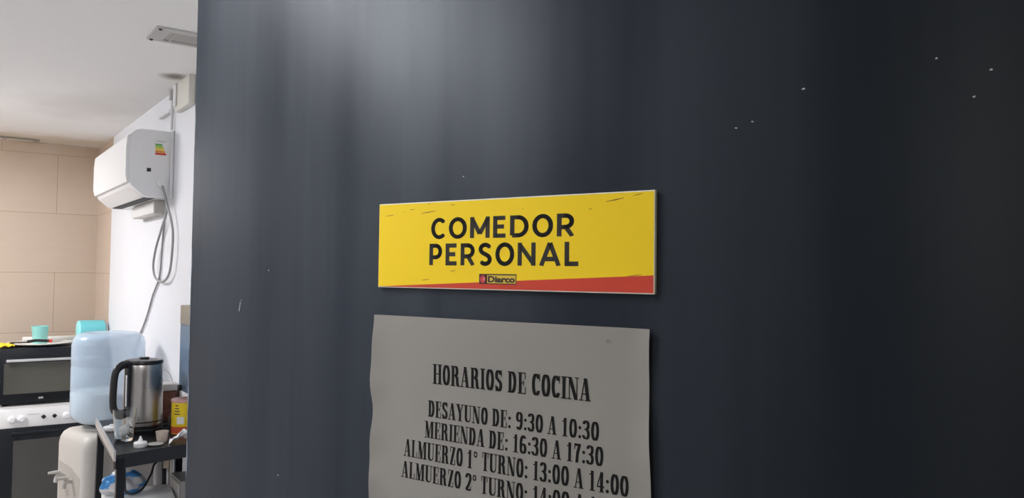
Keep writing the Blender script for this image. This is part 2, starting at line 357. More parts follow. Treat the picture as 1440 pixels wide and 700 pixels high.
def G(ch):
    S = []
    if ch == 'H': S = [stem(.13), stem(.43), thin([(.13, .52), (.43, .52)])] + [serif(x, y) for x in (.13, .43) for y in (BOT, TOP)]; w_ = .56
    elif ch == 'O' or ch == '0':
        S = [pen(arc(.24, .5, .145, .475, 0, 360, 28))]; w_ = .48
    elif ch == 'R': S = [stem(.13), pen([(.13, TOP)] + arc(.26, .75, .11, .225, 90, -90) + [(.13, .525)]), pen([(.30, .52), (.37, .40), (.385, .15), (.42, BOT)]), serif(.13, BOT), serif(.1, TOP, .2), serif(.44, BOT, .17)]; w_ = .54
    elif ch == 'A': S = [thin([(.08, BOT), (.235, TOP)]), pen([(.27, TOP), (.40, BOT)]), thin([(.14, .3), (.34, .3)]), serif(.08, BOT, .2), serif(.40, BOT)]; w_ = .54
    elif ch == 'I': S = [stem(.14), serif(.14, BOT), serif(.14, TOP)]; w_ = .28
    elif ch == 'S': S = [pen(arc(.21, .73, .115, .245, 20, 200) + [(.12, .60), (.30, .42)] + arc(.215, .27, .115, .245, 15, -165)), thin([(.36, .72), (.36, TOP)]), thin([(.07, .28), (.07, BOT)])]; w_ = .43
    elif ch == 'D': S = [stem(.13), pen([(.13, TOP), (.2, TOP)] + arc(.22, .5, .165, .475, 90, -90, 18) + [(.13, BOT)]), serif(.1, TOP, .2), serif(.1, BOT, .2)]; w_ = .51
    elif ch == 'E': S = [stem(.13), thin([(.13, TOP), (.38, TOP)]), thin([(.13, .52), (.30, .52)]), thin([(.13, BOT), (.39, BOT)]), thin([(.385, TOP), (.385, .72)]), thin([(.395, BOT), (.395, .3)]), thin([(.305, .42), (.305, .62)]), serif(.1, TOP, .2), serif(.1, BOT, .2)]; w_ = .45
    elif ch == 'C': S = [pen(arc(.24, .5, .145, .475, 38, 322, 24)), thin([(.40, .68), (.40, TOP)])]; w_ = .46
    elif ch == 'N': S = [thin([(.10, BOT), (.10, TOP)]), pen([(.13, TOP), (.41, BOT)]), thin([(.46, BOT), (.46, TOP)]), serif(.10, BOT, .2), serif(.09, TOP, .2), serif(.46, TOP, .2)]; w_ = .56
    elif ch == 'M': S = [thin([(.10, BOT), (.10, TOP)]), pen([(.14, TOP), (.30, BOT)]), thin([(.30, BOT), (.47, TOP)]), stem(.54), serif(.10, BOT, .2), serif(.08, TOP, .18), serif(.54, BOT), serif(.56, TOP, .22)]; w_ = .68
    elif ch == 'U': S = [pen([(.13, TOP), (.13, .25)] + arc(.27, .25, .14, .225, 180, 270, 8)), thin(arc(.27, .25, .155, .225, 270, 360, 8) + [(.425, TOP)]), serif(.13, TOP), serif(.425, TOP, .2)]; w_ = .53
    elif ch == 'Y': S = [pen([(.11, TOP), (.26, .45)]), thin([(.26, .45), (.42, TOP)]), ('s', [(.26, .48), (.26, BOT)], PW, PH), serif(.11, TOP), serif(.42, TOP, .18), serif(.26, BOT)]; w_ = .51
    elif ch == 'Z': S = [pen([(.33, TOP), (.12, BOT)]), thin([(.07, TOP), (.36, TOP)]), thin([(.08, BOT), (.38, BOT)]), thin([(.07, TOP), (.07, .74)]), thin([(.385, BOT), (.385, .28)])]; w_ = .44
    elif ch == 'L': S = [stem(.13), serif(.13, TOP), thin([(.05, BOT), (.38, BOT)]), thin([(.39, BOT), (.39, .32)])]; w_ = .44
    elif ch == 'T': S = [stem(.23), thin([(.06, TOP), (.40, TOP)]), thin([(.055, TOP), (.055, .72)]), thin([(.405, TOP), (.405, .72)]), serif(.23, BOT)]; w_ = .46
    elif ch == '1': S = [stem(.20), thin([(.06, .80), (.2, .86), (.2, TOP)]), serif(.20, BOT, .3)]; w_ = .40
    elif ch == '3': S = [pen(arc(.20, .75, .125, .225, 160, -85) + [(.17, .525)]), pen([(.17, .525)] + arc(.20, .275, .14, .25, 85, -160))]; w_ = .44
    elif ch == '2': S = [pen(arc(.21, .72, .13, .255, 170, -20) + [(.24, .35), (.10, .09)]), ('s', [(.09, .06), (.34, .06)], .05, .12), thin([(.36, .06), (.375, .25)])]; w_ = .44
    elif ch == '4': S = [stem(.28), thin([(.25, TOP), (.055, .3)]), ('s', [(.05, .27), (.40, .27)], .04, .07), serif(.28, BOT, .24)]; w_ = .45
    elif ch == '5': S = [thin([(.09, TOP), (.09, .50)]), ('s', [(.10, .93), (.35, .93)], .05, .13), pen([(.12, .50)] + arc(.20, .30, .14, .275, 110, -160))]; w_ = .44
    elif ch == '6': S = [pen(arc(.225, .28, .135, .255, 0, 360, 24)), pen(arc(.25, .5, .165, .475, 190, 90, 8)), pen([(.09, .3), (.09, .5)]), pen([(.25, TOP), (.32, .86)])]; w_ = .46
    elif ch == '7': S = [('s', [(.06, .93), (.38, .93)], .04, .13), pen([(.32, .90), (.22, .5), (.18, BOT)]), thin([(.05, .72), (.06, .9)])]; w_ = .42
    elif ch == '9': S = [pen(arc(.225, .72, .135, .255, 0, 360, 24)), pen(arc(.20, .5, .165, .475, 10, -90, 8)), pen([(.36, .5), (.36, .7)]), pen([(.2, BOT), (.12, .14)])]; w_ = .46
    elif ch == ':': S = [('d', (.12, .10), .08), ('d', (.12, .58), .08)]; w_ = .24
    elif ch == '°': S = [('s', arc(.15, .80, .09, .14, 0, 360, 18), .05, .06)]; w_ = .30
    else: w_ = .22
    return S, w_
def pen_line(text, u0, u1, v0, v1, yoff, skew=None, track=.02):
    """one printed line as a mesh; u to the right, v up, lies at local depth yoff"""
    total = sum(G(c)[1]+track for c in text)-track
    sx = (u1-u0)/total; sy = v1-v0; bm = bmesh.new(); x = 0; npoly = 0
    for c in text:
        S, w_ = G(c)
        for s in S:
            polys = []
            if s[0] == 'd': polys.append(arc(s[1][0], s[1][1], s[2], s[2]*1.15, 0, 337.5, 15))
            else:
                _, p, pw, ph = s
                for a, b in zip(p, p[1:]):
                    polys.append(hull([(q[0]+dx*pw/2, q[1]+dy*ph/2) for q in (a, b) for dx in (-1, 1) for dy in (-1, 1)]))
            for pl in polys:
                vs = []; lift = (npoly % 40)*2e-6; npoly += 1
                for (gx, gy) in pl:
                    uu = u0+(x+gx)*sx; vv = v0+gy*sy
                    vs.append(bm.verts.new((uu, yoff(uu, vv)-lift, vv)))
                bm.faces.new(vs)
        x += w_+track
    return bm
def font_line(text, u0, u1, v0, v1, yoff, bold):
    cu = bpy.data.curves.new('lettering', 'FONT'); cu.body = text; cu.offset = bold; cu.space_character = 1.0; cu.resolution_u = 6
    o = bpy.data.objects.new('lettering', cu); C.collection.objects.link(o)
    dg = bpy.context.evaluated_depsgraph_get(); me = bpy.data.meshes.new_from_object(o.evaluated_get(dg))
    bpy.data.objects.remove(o); bpy.data.curves.remove(cu)
    bm = bmesh.new(); bm.from_mesh(me); bpy.data.meshes.remove(me)
    xs = [v.co.x for v in bm.verts]; ys = [v.co.y for v in bm.verts]
    x0, x1, y0, y1 = min(xs), max(xs), min(ys), max(ys)
    for v in bm.verts: v.co = Vector((u0+(v.co.x-x0)/(x1-x0)*(u1-u0), yoff, v0+(v.co.y-y0)/(y1-y0)*(v1-v0)))
    return bm
def flat(polys, yoff, bm=None):
    bm = bm or bmesh.new()
    for p in polys: bm.faces.new([bm.verts.new((u, yoff, v)) for u, v in p])
    return bm

# ---------------------------------------------------------------- the yellow sign (local x: -0.2945 .. 0, z 0 .. .0823, y<0 towards the viewer)
sg = thing('sign', 'yellow rectangular sign reading COMEDOR PERSONAL with red lower edge on dark door', 'sign', A0+Vector((0, 0, 1.5556)), DOOR_ROT)
SW, SH, TH = .2945, .0823, .004
obj('panel', bevel_all(bx((-SW, -TH, 0), (0, -.0001, SH)), .0004, 1), M['board'], sg, False)
y = -TH-.00012; I = .0010
redl = lambda u: .0003+.0141*(u+SW)/SW + .0006
obj('printed_face', flat([[(-SW+I*.6, redl(-SW)), (-I, redl(0)), (-I, SH-I), (-SW+I*.6, SH-I)]], y), M['yellow'], sg, False)['label'] = 'plain yellow print'
obj('lower_band', flat([[(-SW+I*.6, I), (-I, I), (-I, redl(0)), (-SW+I*.6, redl(-SW))]], y), M['red'], sg, False)['label'] = 'red wedge that widens to the right'
y -= .0001
def bake(lines, path, bm=None): pass
# a sans letter drawn with a round-edged pen: each glyph on a unit cap height
def sans(ch):
    t = .19; a, b = t/2, 1-t/2
    if ch in 'OC':
        r = (.50, .51)
        if ch == 'O': return [arc(.52, .5, .52-a, .515-a, 0, 360, 40)], 1.04
        return [arc(.52, .5, .52-a, .515-a, 47, 313, 34)], .92
    return {'M': ([[(a, a-.087), (a, b+.087)], [(a, b), (.52, .20)], [(.52, .20), (1.04-a, b)], [(1.04-a, a-.087), (1.04-a, b+.087)]], 1.04),
            'E': ([[(a, 0), (a, 1)], [(a, b), (.72, b)], [(a, .51), (.64, .51)], [(a, a), (.74, a)]], .76),
            'D': ([[(a, a), (a, b), (.40, b)] + arc(.40, .5, .50-a, .5-a, 90, -90, 24) + [(a, a)]], .90),
            'R': ([[(a, a-.087), (a, b), (.40, b)] + arc(.40, .66, .39-a, .34-a, 90, -90, 20) + [(a, .405)], [(.42, .405), (.72, -.0)]], .83),
            'P': ([[(a, a-.087), (a, b), (.40, b)] + arc(.40, .64, .39-a, .36-a, 90, -90, 20) + [(a, .365)]], .82),
            'S': ([arc(.37, .72, .37-a, .295-a, 32, 190, 16) + [(.14, .62), (.25, .55), (.45, .475), (.57, .41)] + arc(.37, .275, .365-a, .29-a, 15, -140, 18)], .75),
            'N': ([[(a, a-.087), (a, b+.087)], [(a, b), (.88-a, a)], [(.88-a, a-.087), (.88-a, b+.087)]], .88),
            'A': ([[(.09, 0), (.48, b+.06)], [(.48, b+.06), (.87, 0)], [(.24, .29), (.72, .29)]], .96),
            'L': ([[(a, 1), (a, 0)], [(a, a), (.68, a)]], .70)}[ch]
SANS_W = dict(C=.72, O=.86, M=.90, E=.60, D=.80, R=.72, P=.68, S=.64, N=.79, A=.92, L=.60)
def sans_fit(c, t):
    paths, w_ = sans(c); W = SANS_W[c]; a = t/2
    return [[(a+(q[0]-a)*(W-2*a)/(w_-2*a), q[1]) for q in p] for p in paths], W
def sans_line(text, u0, u1, v0, v1, yoff, t=.19, gap=.15):
    tot = sum(SANS_W[c] for c in text)+gap*(len(text)-1); sx = (u1-u0)/tot; sy = v1-v0; x = 0; bm = bmesh.new()
    for c in text:
        paths, w_ = sans_fit(c, t)
        for p in paths:
            dep = yoff
            for q0, q1 in zip(p, p[1:]):
                dx, dy = q1[0]-q0[0], q1[1]-q0[1]; L = math.hypot(dx, dy) or 1; nx, ny = -dy/L*t/2, dx/L*t/2
                bm.faces.new([bm.verts.new((u0+(x+max(0, min(w_, a)))*sx, yoff, v0+max(-.015, min(1.015, b))*sy)) for a, b in ((q0[0]+nx, q0[1]+ny), (q0[0]-nx, q0[1]-ny), (q1[0]-nx, q1[1]-ny), (q1[0]+nx, q1[1]+ny))])
            for k, q in enumerate(p[1:-1]):           # fill the joints of the stroke
                pr, nx_ = p[k], p[k+2]
                corner = abs(math.atan2((q[0]-pr[0])*(nx_[1]-q[1])-(q[1]-pr[1])*(nx_[0]-q[0]), (q[0]-pr[0])*(nx_[0]-q[0])+(q[1]-pr[1])*(nx_[1]-q[1]))) > 1
                pts = [(q[0]+dx*t/2, q[1]+dy*t/2) for dx, dy in ((-1, -1), (1, -1), (1, 1), (-1, 1))] if corner else [(q[0]+t/2*math.cos(j*PI/6), q[1]+t/2*math.sin(j*PI/6)) for j in range(12)]
                bm.faces.new([bm.verts.new((u0+(x+max(0, min(w_, a)))*sx, yoff, v0+max(-.015, min(1.015, b))*sy)) for a, b in pts])
        x += w_+gap
    return bm
obj('lettering', sans_line('COMEDOR', -.2272, -.0717, .0468, .0663, y), M['sign_ink'], sg, False)['label'] = 'dark word COMEDOR'
obj('lettering', sans_line('PERSONAL', -.2289, -.0674, .0219, .0423, y), M['sign_ink'], sg, False)['label'] = 'dark word PERSONAL'
DS = [(-28.58, 7.01, -27.43, 7.12), (-26.2, 7.32, -26.05, 7.34), (-25.43, 7.52, -24.82, 7.58), (-24.03, 7.13, -22.19, 7.34), (-23.2, 8.02, -22.82, 8.05), (-20.43, 7.79, -19.89, 7.83), (-12.45, 7.17, -12.35, 7.18), (-5.94, 6.89, -5.56, 6.94), (-4.32, 7.46, -2.7, 7.71), (-1.91, 7.85, -1.05, 7.99), (-20.39, 1.66, -19.73, 1.74), (-23.82, .76, -22.87, .89), (-2.31, 1.41, -1.11, 1.56)]
for a, b, c, d in DS:
    tw = .00035 if c-a < 1.5 else .0005; a, b, c, d = a/100, b/100, c/100, d/100; mx, my = (a+c)/2, (b+d)/2
    obj('printed_dash', flat([[(a, b-tw*.3), (mx, my-tw), (c, d-tw*.4), (c, d+tw*.4), (mx, my+tw*.6), (a, b+tw*.3)]], y), M['dash'], sg, False)
# small logo plate printed low in the middle
L0, L1, B0, B1 = -.1702, -.1297, .0054, .0145
lg = obj('logo', flat([[(L0, B0), (L1, B0), (L1, B1), (L0, B1)]], y), M['logo_dark'], sg, False); lg['label'] = 'small dark bordered logo reading Diarco'
obj('logo_field', flat([[(L0+.0090, B0+.0008), (L1-.0007, B0+.0008), (L1-.0007, B1-.0011), (L0+.0090, B1-.0011)]], y-.0001), M['logo_yellow'], lg, False)
obj('logo_block', flat([[(L0+.0006, B0+.0006), (L0+.0076, B0+.0006), (L0+.0076, B1-.0006), (L0+.0006, B1-.0006)]], y-.0001), M['logo_maroon'], lg, False)
ap = flat([arc(L0+.0041, B0+.0042, .0029, .0034, 0, 345, 23), [(L0+.0036, B0+.0072), (L0+.0046, B0+.0072), (L0+.0050, B0+.0086), (L0+.0040, B0+.0082)]], y-.0002)
obj('logo_emblem', ap, M['logo_red'], lg, False)
obj('emblem_shine', flat([arc(L0+.0056, B0+.0045, .0006, .0016, 0, 330, 11)], y-.0003), M['logo_pink'], lg, False)
obj('logo_lettering', font_line('Diarco', L0+.0099, L1-.0014, B0+.0015, B1-.0019, y-.0002, .045), M['logo_dark'], lg, False)

# ---------------------------------------------------------------- the paper notice, slightly wavy A4 sheet
pn = thing('notice', 'white paper notice headed HORARIOS DE COCINA hanging below the yellow sign on the dark door', 'notice', A0+Vector((0, 0, 1.3170)), DOOR_ROT)
PW_, PT = .2965, .2113
def edge_u(s, v):           # s 0..1 left to right
    k = 1-v/PT
    l = -.2990 - .0016*math.sin(min(1, k*2.4)*PI)*1 - .0035*k*k + .0010*math.sin(k*17)
    r_ = -.0038 - .0008*math.sin(k*2.2*PI) + .0030*k*k
    return l+(r_-l)*s
def paper_y(u, v):
    s = (u+.30)/.297; k = 1-v/PT
    bow = .0016*(1-math.cos(s*PI*2))*.5 + .0008*math.sin(k*9+s*3)
    ed = max(0, .10-s)/.10; ed2 = max(0, s-.93)/.07
    return -(.0022 + bow*.5 + .0035*ed*ed*(.5+.5*math.sin(k*14)**2) + .0030*ed2*ed2*(.4+.6*math.sin(k*9+1)**2))
NU, NV = 44, 36
def sheet_y(u, v):          # depth of the faceted sheet at (u, v)
    fv = min(max(v/PT*NV, 0), NV-1e-6); j = int(fv); fv -= j
    def row(jj):
        vv = PT*jj/NV; l, r_ = edge_u(0, vv), edge_u(1, vv)
        fu = min(max((u-l)/(r_-l)*NU, 0), NU-1e-6); i = int(fu); fu -= i
        return paper_y(l+(r_-l)*i/NU, vv)*(1-fu)+paper_y(l+(r_-l)*(i+1)/NU, vv)*fu
    return row(j)*(1-fv)+row(j+1)*fv
bm = bmesh.new(); lay = []
for off in (0, .0002):
    grid = []
    for j in range(NV+1):
        v = PT*j/NV; grid.append([bm.verts.new((edge_u(i/NU, v), paper_y(edge_u(i/NU, v), v)+off, v)) for i in range(NU+1)])
    for j in range(NV):
        for i in range(NU): bm.faces.new((grid[j][i], grid[j][i+1], grid[j+1][i+1], grid[j+1][i]))
    lay.append([grid[0][i] for i in range(NU+1)]+[grid[j][NU] for j in range(1, NV+1)]+[grid[NV][i] for i in range(NU-1, -1, -1)]+[grid[j][0] for j in range(NV-1, 0, -1)])
for k in range(len(lay[0])):
    k2 = (k+1) % len(lay[0]); bm.faces.new((lay[0][k], lay[0][k2], lay[1][k2], lay[1][k]))
obj('sheet', bm, M['paper'], pn, True, 60)
zz = 1.3170
LINES = [('HORARIOS DE COCINA', -.2236, -.0562, 1.4664, 1.4850), ('DESAYUNO DE: 9:30 A 10:30', -.2290, -.0480, 1.4352, 1.4505), ('MERIENDA DE: 16:30 A 17:30', -.2328, -.0438, 1.4153, 1.4309),
         ('ALMUERZO 1° TURNO: 13:00 A 14:00', -.2582, -.0212, 1.3945, 1.4108), ('ALMUERZO 2° TURNO: 14:00 A 15:00', -.2606, -.0200, 1.3742, 1.3898)]
for t, a, b, c, d in LINES:
    o = obj('text_line', pen_line(t, a, b, c-zz, d-zz, lambda u, v: sheet_y(u, v)-.00012), M['ink'], pn, False); o['label'] = 'printed line reading ' + t
bm = bmesh.new()
for a, b, c, d in ((-.0430, .1990, -.0375, .1988), (-.0425, .2006, -.0385, .2005), (-.0268, .1985, -.0262, .2008)):
    flat([[(a, b-.0003), (c, d-.0003), (c, d+.0003), (a, b+.0003)]], 0, bm)
for v in bm.verts: v.co.y = sheet_y(v.co.x, v.co.z)-.00015
o = obj('pencil_mark', bm, M['pencil'], pn, False); o['label'] = 'faint grey strokes in the upper right corner'

# ---------------------------------------------------------------- ceiling lamps that light the kitchen, plus two added fill lights
def lamp(x, y, label, sx=.6, sy=.6, glow='lamp', drop=.005):
    t = thing('ceiling_light', label, 'ceiling light', (x, y, ZC-.05), 0, 'flat ceiling panel lights')
    bm = bx((-sx/2-.02, -sy/2-.02, .036), (sx/2+.02, sy/2+.02, .0498), .004); obj('housing', bm, M['lamp_body'], t)
    obj('diffuser', bevel_all(bx((-sx/2, -sy/2, -drop), (sx/2, sy/2, .037)), .015, 3), M[glow], t)
lamp(-.40, 1.13, 'square white opal light on the ceiling nearest the dark door', .48, .48, 'lamp_near')
lamp(-.62, 4.30, 'square white opal light on the ceiling deeper in the kitchen', .55, .55, 'lamp', .03)

lamp(-2.2, 2.3, 'added unseen long narrow opal fill light on the ceiling along the left kitchen wall', .25, 1.1, 'fill_side')  # added fill, lifts the sheen on the left half of the door
lamp(-.75, -1.0, 'added unseen dim square opal fill light on the corridor ceiling outside the door', .4, .4, 'fill_hall')  # added warm fill, brightens the right end of door, sign and notice

# ---------------------------------------------------------------- air conditioner on the side wall
ac = thing('air_conditioner', 'white wall mounted split air conditioner high on the white side wall', 'air conditioner', (XS, 3.505, 1.872))
AL = .845
prof = [(0, .0), (0, .280), (-.13, .280), (-.150, .272), (-.163, .258), (-.170, .20), (-.170, .080), (-.160, .045), (-.115, .006), (-.095, .0)]
bm = prism([(a, b) for a, b in prof], lambda u, v, t: (u, t, v), 0, AL); bevel_all(bm, .008, 3, 40); obj('body', bm, M['plastic'], ac)
fp = [(-.168, .255), (-.178, .245), (-.182, .20), (-.182, .085), (-.176, .058), (-.162, .054), (-.166, .255)]
bm = prism(fp, lambda u, v, t: (u, t, v), .004, AL-.004); bevel_all(bm, .004, 2, 40); obj('front_panel', bm, M['plastic'], ac)
bm = prism([(-.157, .042), (-.110, .0), (-.108, .006), (-.152, .048)], lambda u, v, t: (u, t, v), .05, AL-.05); obj('louvre', bm, M['plastic'], ac)
obj('air_slot', bx((-.100, .05, -.0015), (-.060, AL-.05, .004)), M['slot'], ac, False)['label'] = 'dark outlet slot'
lb = obj('energy_label', bx((-.078, -.0012, .150), (-.018, .001, .255)), M['paper_white'], ac, False); lb['label'] = 'white sticker with coloured rating bars'
for k, mm in enumerate(('green', 'lime', 'can_yellow', 'orange', 'red')):
    obj('rating_bar', bx((-.072, -.0020, .216-k*.0095), (-.046+k*.004, -.0008, .224-k*.0095)), M[mm], lb, False)
bm = bx((-.070, -.002, .234), (-.030, -.0008, .2365)); obj('label_text', bm, M['label_grey'], lb, False)
obj('data_plate', bx((-.103, -.0015, .105), (-.087, .001, .120)), M['dark_steel'], ac, False)['label'] = 'small dark square mark'
bm = bx((-.125, -.0010, .14), (-.098, .001, .21)); obj('rating_plate', bm, M['paper_white'], ac, False)
obj('pipe_collar', tube([(-.045, -.002, .060), (-.045, -.018, .060)], .020, 18), M['plastic'], ac)
obj('pipe_cover', bevel_all(bx((-.014, -.014, -.0), (-.001, .0, .285)), .003), M['plastic'], ac)

t = thing('cable_duct', 'short white cable duct on the wall just under the air conditioner', 'cable duct', (XS, 3.62, 1.811))
bm = prism([(0, .0), (.46, .0), (.46, .055), (0, .06)], lambda u, v, s: (s, u, v), -.045, -.0005); obj('channel', bevel_all(bm, .003), M['cream'], t)
obj('cover', bevel_all(bx((-.049, .004, .004), (-.045, .456, .052)), .001, 1), M['plastic'], t)

def wallpts(px, x): return [on_x(a, b, x) for a, b in px]
cx_ = XS-.019
o = tag(obj('drain_hose', tube(spline([(.735, 3.483, 1.920), (.741, 3.480, 1.895), (.752, 3.487, 1.858)] + wallpts([(242.5, 320), (242, 355), (238, 384), (229, 396), (219, 391), (215.5, 375), (219, 350), (227, 322), (234, 300), (235.5, 288)], cx_)), .0050, 10), M['cable']), 'grey hose looped below the air conditioner on the white wall', 'hose')
o = tag(obj('power_cable', tube(spline(wallpts([(233.5, 288), (230, 325), (227, 360), (224, 390), (215, 415), (208, 440), (201, 460), (195, 474), (188, 500), (180, 530)], XS-.0065)), .0042, 8), M['cable']), 'thin grey cable hanging down from the air conditioner behind the water bottle', 'cable')
t = thing('conduit', 'thin white conduit climbing from the air conditioner to the ceiling', 'conduit', (XS-.012, 3.50, 2.16))
obj('pipe', tube([(0, 0, 0), (0, .0, .155)], .006, 10), M['cable_white'], t)
obj('clamp', bevel_all(bx((-.012, -.014, .125), (.0119, .014, .165)), .003), M['plastic_grey'], t)
tk = thing('trunking_box', 'cream boxed trunking in the corner between ceiling and white wall', 'trunking', (XS, 3.17, 2.215))
obj('housing', bevel_all(bx((-.026, 0, 0), (-.0005, .22, ZC-2.215)), .003), M['trunking'], tk)
obj('cover_strip', bevel_all(bx((-.034, .185, .02), (-.026, .22, ZC-2.215-.004)), .002, 1), M['plastic'], tk)
o = tag(obj('wall_bracket', bevel_all(bx((XS-.02, 3.52, 2.238), (XS-.0003, 3.72, 2.25)), .002, 1), M['cable_white']), 'short pale bracket strip on the white wall above the air conditioner', 'bracket')

# ---------------------------------------------------------------- ceiling vent
vt = thing('ceiling_vent', 'slatted rectangular vent screwed to the white ceiling beside the door edge', 'vent', (.522, 2.603, ZC))
VL, VW = .245, .160
bm = bmesh.new()
for a, b in (((0, 0, -.006), (VL, .032, -.0003)), ((0, VW-.022, -.006), (VL, VW, -.0003)), ((0, .032, -.006), (.045, VW-.022, -.0003)), ((VL-.02, .032, -.006), (VL, VW-.022, -.0003))): box(bm, a, b)
obj('frame', bm, M['ceiling_frame'] if 'ceiling_frame' in M else M['plastic_grey'], vt, False)
obj('backing', bx((.04, .03, -.0015), (VL-.015, VW-.02, -.0004)), M['beige_plug'], vt, False)
for k in range(7):
    yy = .036+k*.0125
    bm = prism([(0, -.002), (.002, -.001), (.009, -.006), (.007, -.007)], lambda u, v, s: (s, yy+u, v), .045, VL-.02); obj('slat', bm, M['cream'], vt, False)
bm = bmesh.new(); obj('rib', bx((.062, .032, -.0075), (.066, VW-.022, -.002)), M['plastic_grey'], vt, False); bm.free()
for a, b in ((.012, .014), (.012, VW-.012)): obj('screw', lathe([(0, -.010), (.004, -.010), (.006, -.007), (.006, -.0055), (0, -.0055)], 12, c=(a, b, 0)), M['dark_steel'], vt)
# small rusty bracket where ceiling and tiles meet
cb = thing('ceiling_bracket', 'thin rusty bracket on the ceiling along the beige tiled wall', 'bracket', (.25, 5.36, ZC))
obj('bar', bevel_all(bx((0, 0, -.012), (.20, .012, -.002)), .002, 1), M['tan'], cb)
for a in (0.02, .17): obj('hook', tube(spline([(a, .006, -.001), (a, .006, -.012), (a+.008, -.004, -.020), (a+.016, .006, -.012)]), .0025, 6), M['tan'], cb)

# ---------------------------------------------------------------- stove
sv = thing('stove', 'freestanding stove with white control panel and black oven door', 'stove', (.265, 4.84, 0))
SWD, SDP = .505, .56
obj('body', bevel_all(bx((0, .02, .06), (SWD, SDP, .835)), .004), M['enamel'], sv)
for a in (.03, SWD-.06):
    for b in (.05, SDP-.08): obj('foot', bx((a, b, 0), (a+.03, b+.03, .061)), M['black'], sv, False)
obj('cooktop', bevel_all(bx((-.004, .0, .835), (SWD+.003, SDP, .850)), .005), M['enamel'], sv)
obj('control_panel', bevel_all(bx((-.002, -.006, .735), (SWD+.001, .021, .836)), .006), M['enamel'], sv)
for x in (.055, .098): 
    k = obj('knob', lathe([(.020, 0), (.020, .006), (.015, .010), (.013, .024), (.011, .026), (0, .026)], 20), M['plastic'], sv); k.matrix_local = Matrix.Translation((x, -.006, .782)) @ Matrix.Rotation(PI/2, 4, 'X')
k = obj('knob', lathe([(.020, 0), (.020, .006), (.015, .010), (.013, .024), (.011, .026), (0, .026)], 20), M['plastic'], sv); k.matrix_local = Matrix.Translation((.305, -.006, .782)) @ Matrix.Rotation(PI/2, 4, 'X')
for x in (.198, .248):
    k = obj('knob_spindle', bevel_all(bx((-.009, -.012, -.009), (.009, 0, .009)), .003), M['black'], sv); k.matrix_local = Matrix.Translation((x, -.006, .785)) @ Matrix.Rotation(R(45), 4, 'Y'); k['label'] = 'black spindle whose knob is missing'
bm = bmesh.new()
for k in range(9): box(bm, (.125+k*.006, -.0066, .800), (.129+k*.006, -.0058, .804))
obj('panel_print', bm, M['label_grey'], sv, False)
dr = obj('oven_door', bevel_all(bx((.0, -.012, .20), (SWD-.0, .019, .733)), .004), M['black_metal'], sv)
obj('door_glass', bx((.065, -.0135, .30), (SWD-.065, -.011, .672)), M['dark_glass'], dr, False)
obj('door_handle', tube([(.05, -.045, .712), (SWD-.05, -.045, .712)], .009, 12), M['black_metal'], dr)
for a in (.055, SWD-.07): obj('handle_mount', bx((a, -.045, .706), (a+.015, -.010, .718)), M['black_metal'], dr, False)

# ---------------------------------------------------------------- mini oven on the stove
mo = thing('mini_oven', 'black countertop oven standing on the white stove', 'oven', (.258, 4.83, .850))
MW, MD, MH = .505, .40, .300
obj('body', bevel_all(bx((0, 0, .012), (MW, MD, MH)), .006), M['black_metal'], mo)
for a in (.03, MW-.03):
    for b in (.04, MD-.04): obj('foot', lathe([(.012, 0), (.014, .013)], 12, c=(a, b, 0)), M['black'], mo)
md = obj('oven_door', bevel_all(bx((.012, -.014, .058), (MW-.012, .001, .252)), .003), M['black_metal'], mo)
obj('door_glass', bx((.020, -.0155, .066), (MW-.02, -.013, .226)), M['grey_glass'], md, False)
obj('door_handle', bevel_all(bx((.028, -.034, .232), (MW-.028, -.020, .246)), .004), M['alu'], md)['label'] = 'silver bar handle'
for a in (.04, MW-.055): obj('handle_mount', bx((a, -.022, .234), (a+.015, -.012, .244)), M['alu'], md, False)
obj('badge', bx((.178, -.0022, .032), (.200, .0005, .041)), M['alu'], mo, False)

# things on the mini oven
ZO = 1.150
pc = (.452, 5.00)
pl = tag(obj('plate', lathe([(0, 0), (.095, 0), (.145, .009), (.160, .014), (.1605, .0165), (.152, .0165), (.10, .009), (0, .008)], 48), M['china']), 'large white plate holding the mint cup on the black countertop oven', 'plate'); pl.location = (pc[0], pc[1], ZO)
cp = tag(obj('cup', lathe([(0, 0), (.031, 0), (.033, .004), (.042, .092), (.043, .095), (.040, .095), (.031, .007), (0, .006)], 32), M['mint']), 'mint green plastic cup standing on the large white plate', 'cup'); cp.location = (.452, 5.03, ZO+.0075)
cu = tag(obj('cutting_board', bevel_all(bx((.38, 5.165, ZO+.0), (.66, 5.215, ZO+.032)), .004), M['china']), 'white board lying behind the plate on the black countertop oven', 'board')
kn = thing('spatula', 'black spatula with red handle tip lying across the white plate', 'spatula', (.305, 4.93, ZO+.022), R(-6))
obj('blade', bevel_all(bx((0, -.03, 0), (.085, .03, .004)), .0015, 1), M['black'], kn)
obj('handle', tube([(.08, 0, .004), (.12, 0, .010), (.180, 0, .006)], .008, 10), M['black'], kn)
obj('handle_tip', tube([(.180, 0, .006), (.196, 0, .005)], .0085, 10), M['red_plastic'], kn)['label'] = 'red tip'
bm = bmesh.new(); bmesh.ops.create_grid(bm, x_segments=14, y_segments=14, size=.5)
for v in bm.verts:
    v.co = Vector((.225+.10*(v.co.x+.5)+.0*v.co.y, 4.85+.14*(v.co.y+.5), ZO+.006+.010*abs(math.sin(v.co.x*9+v.co.y*4))+.006*math.sin(v.co.y*11)**2))
bmesh.ops.solidify(bm, geom=bm.faces[:], thickness=.004)
tag(obj('cloth', bm, M['cloth']), 'folded yellow cloth on the black countertop oven left of the plate', 'cloth')
tq = thing('plastic_tumbler', 'turquoise plastic tumbler lying on its side behind the water bottle', 'tumbler', (.625, 4.97, ZO+.0665), 0)
prof = [(0, 0), (.056, 0), (.0635, .006), (.0655, .012), (.0655, .130), (.060, .135), (0, .135)]
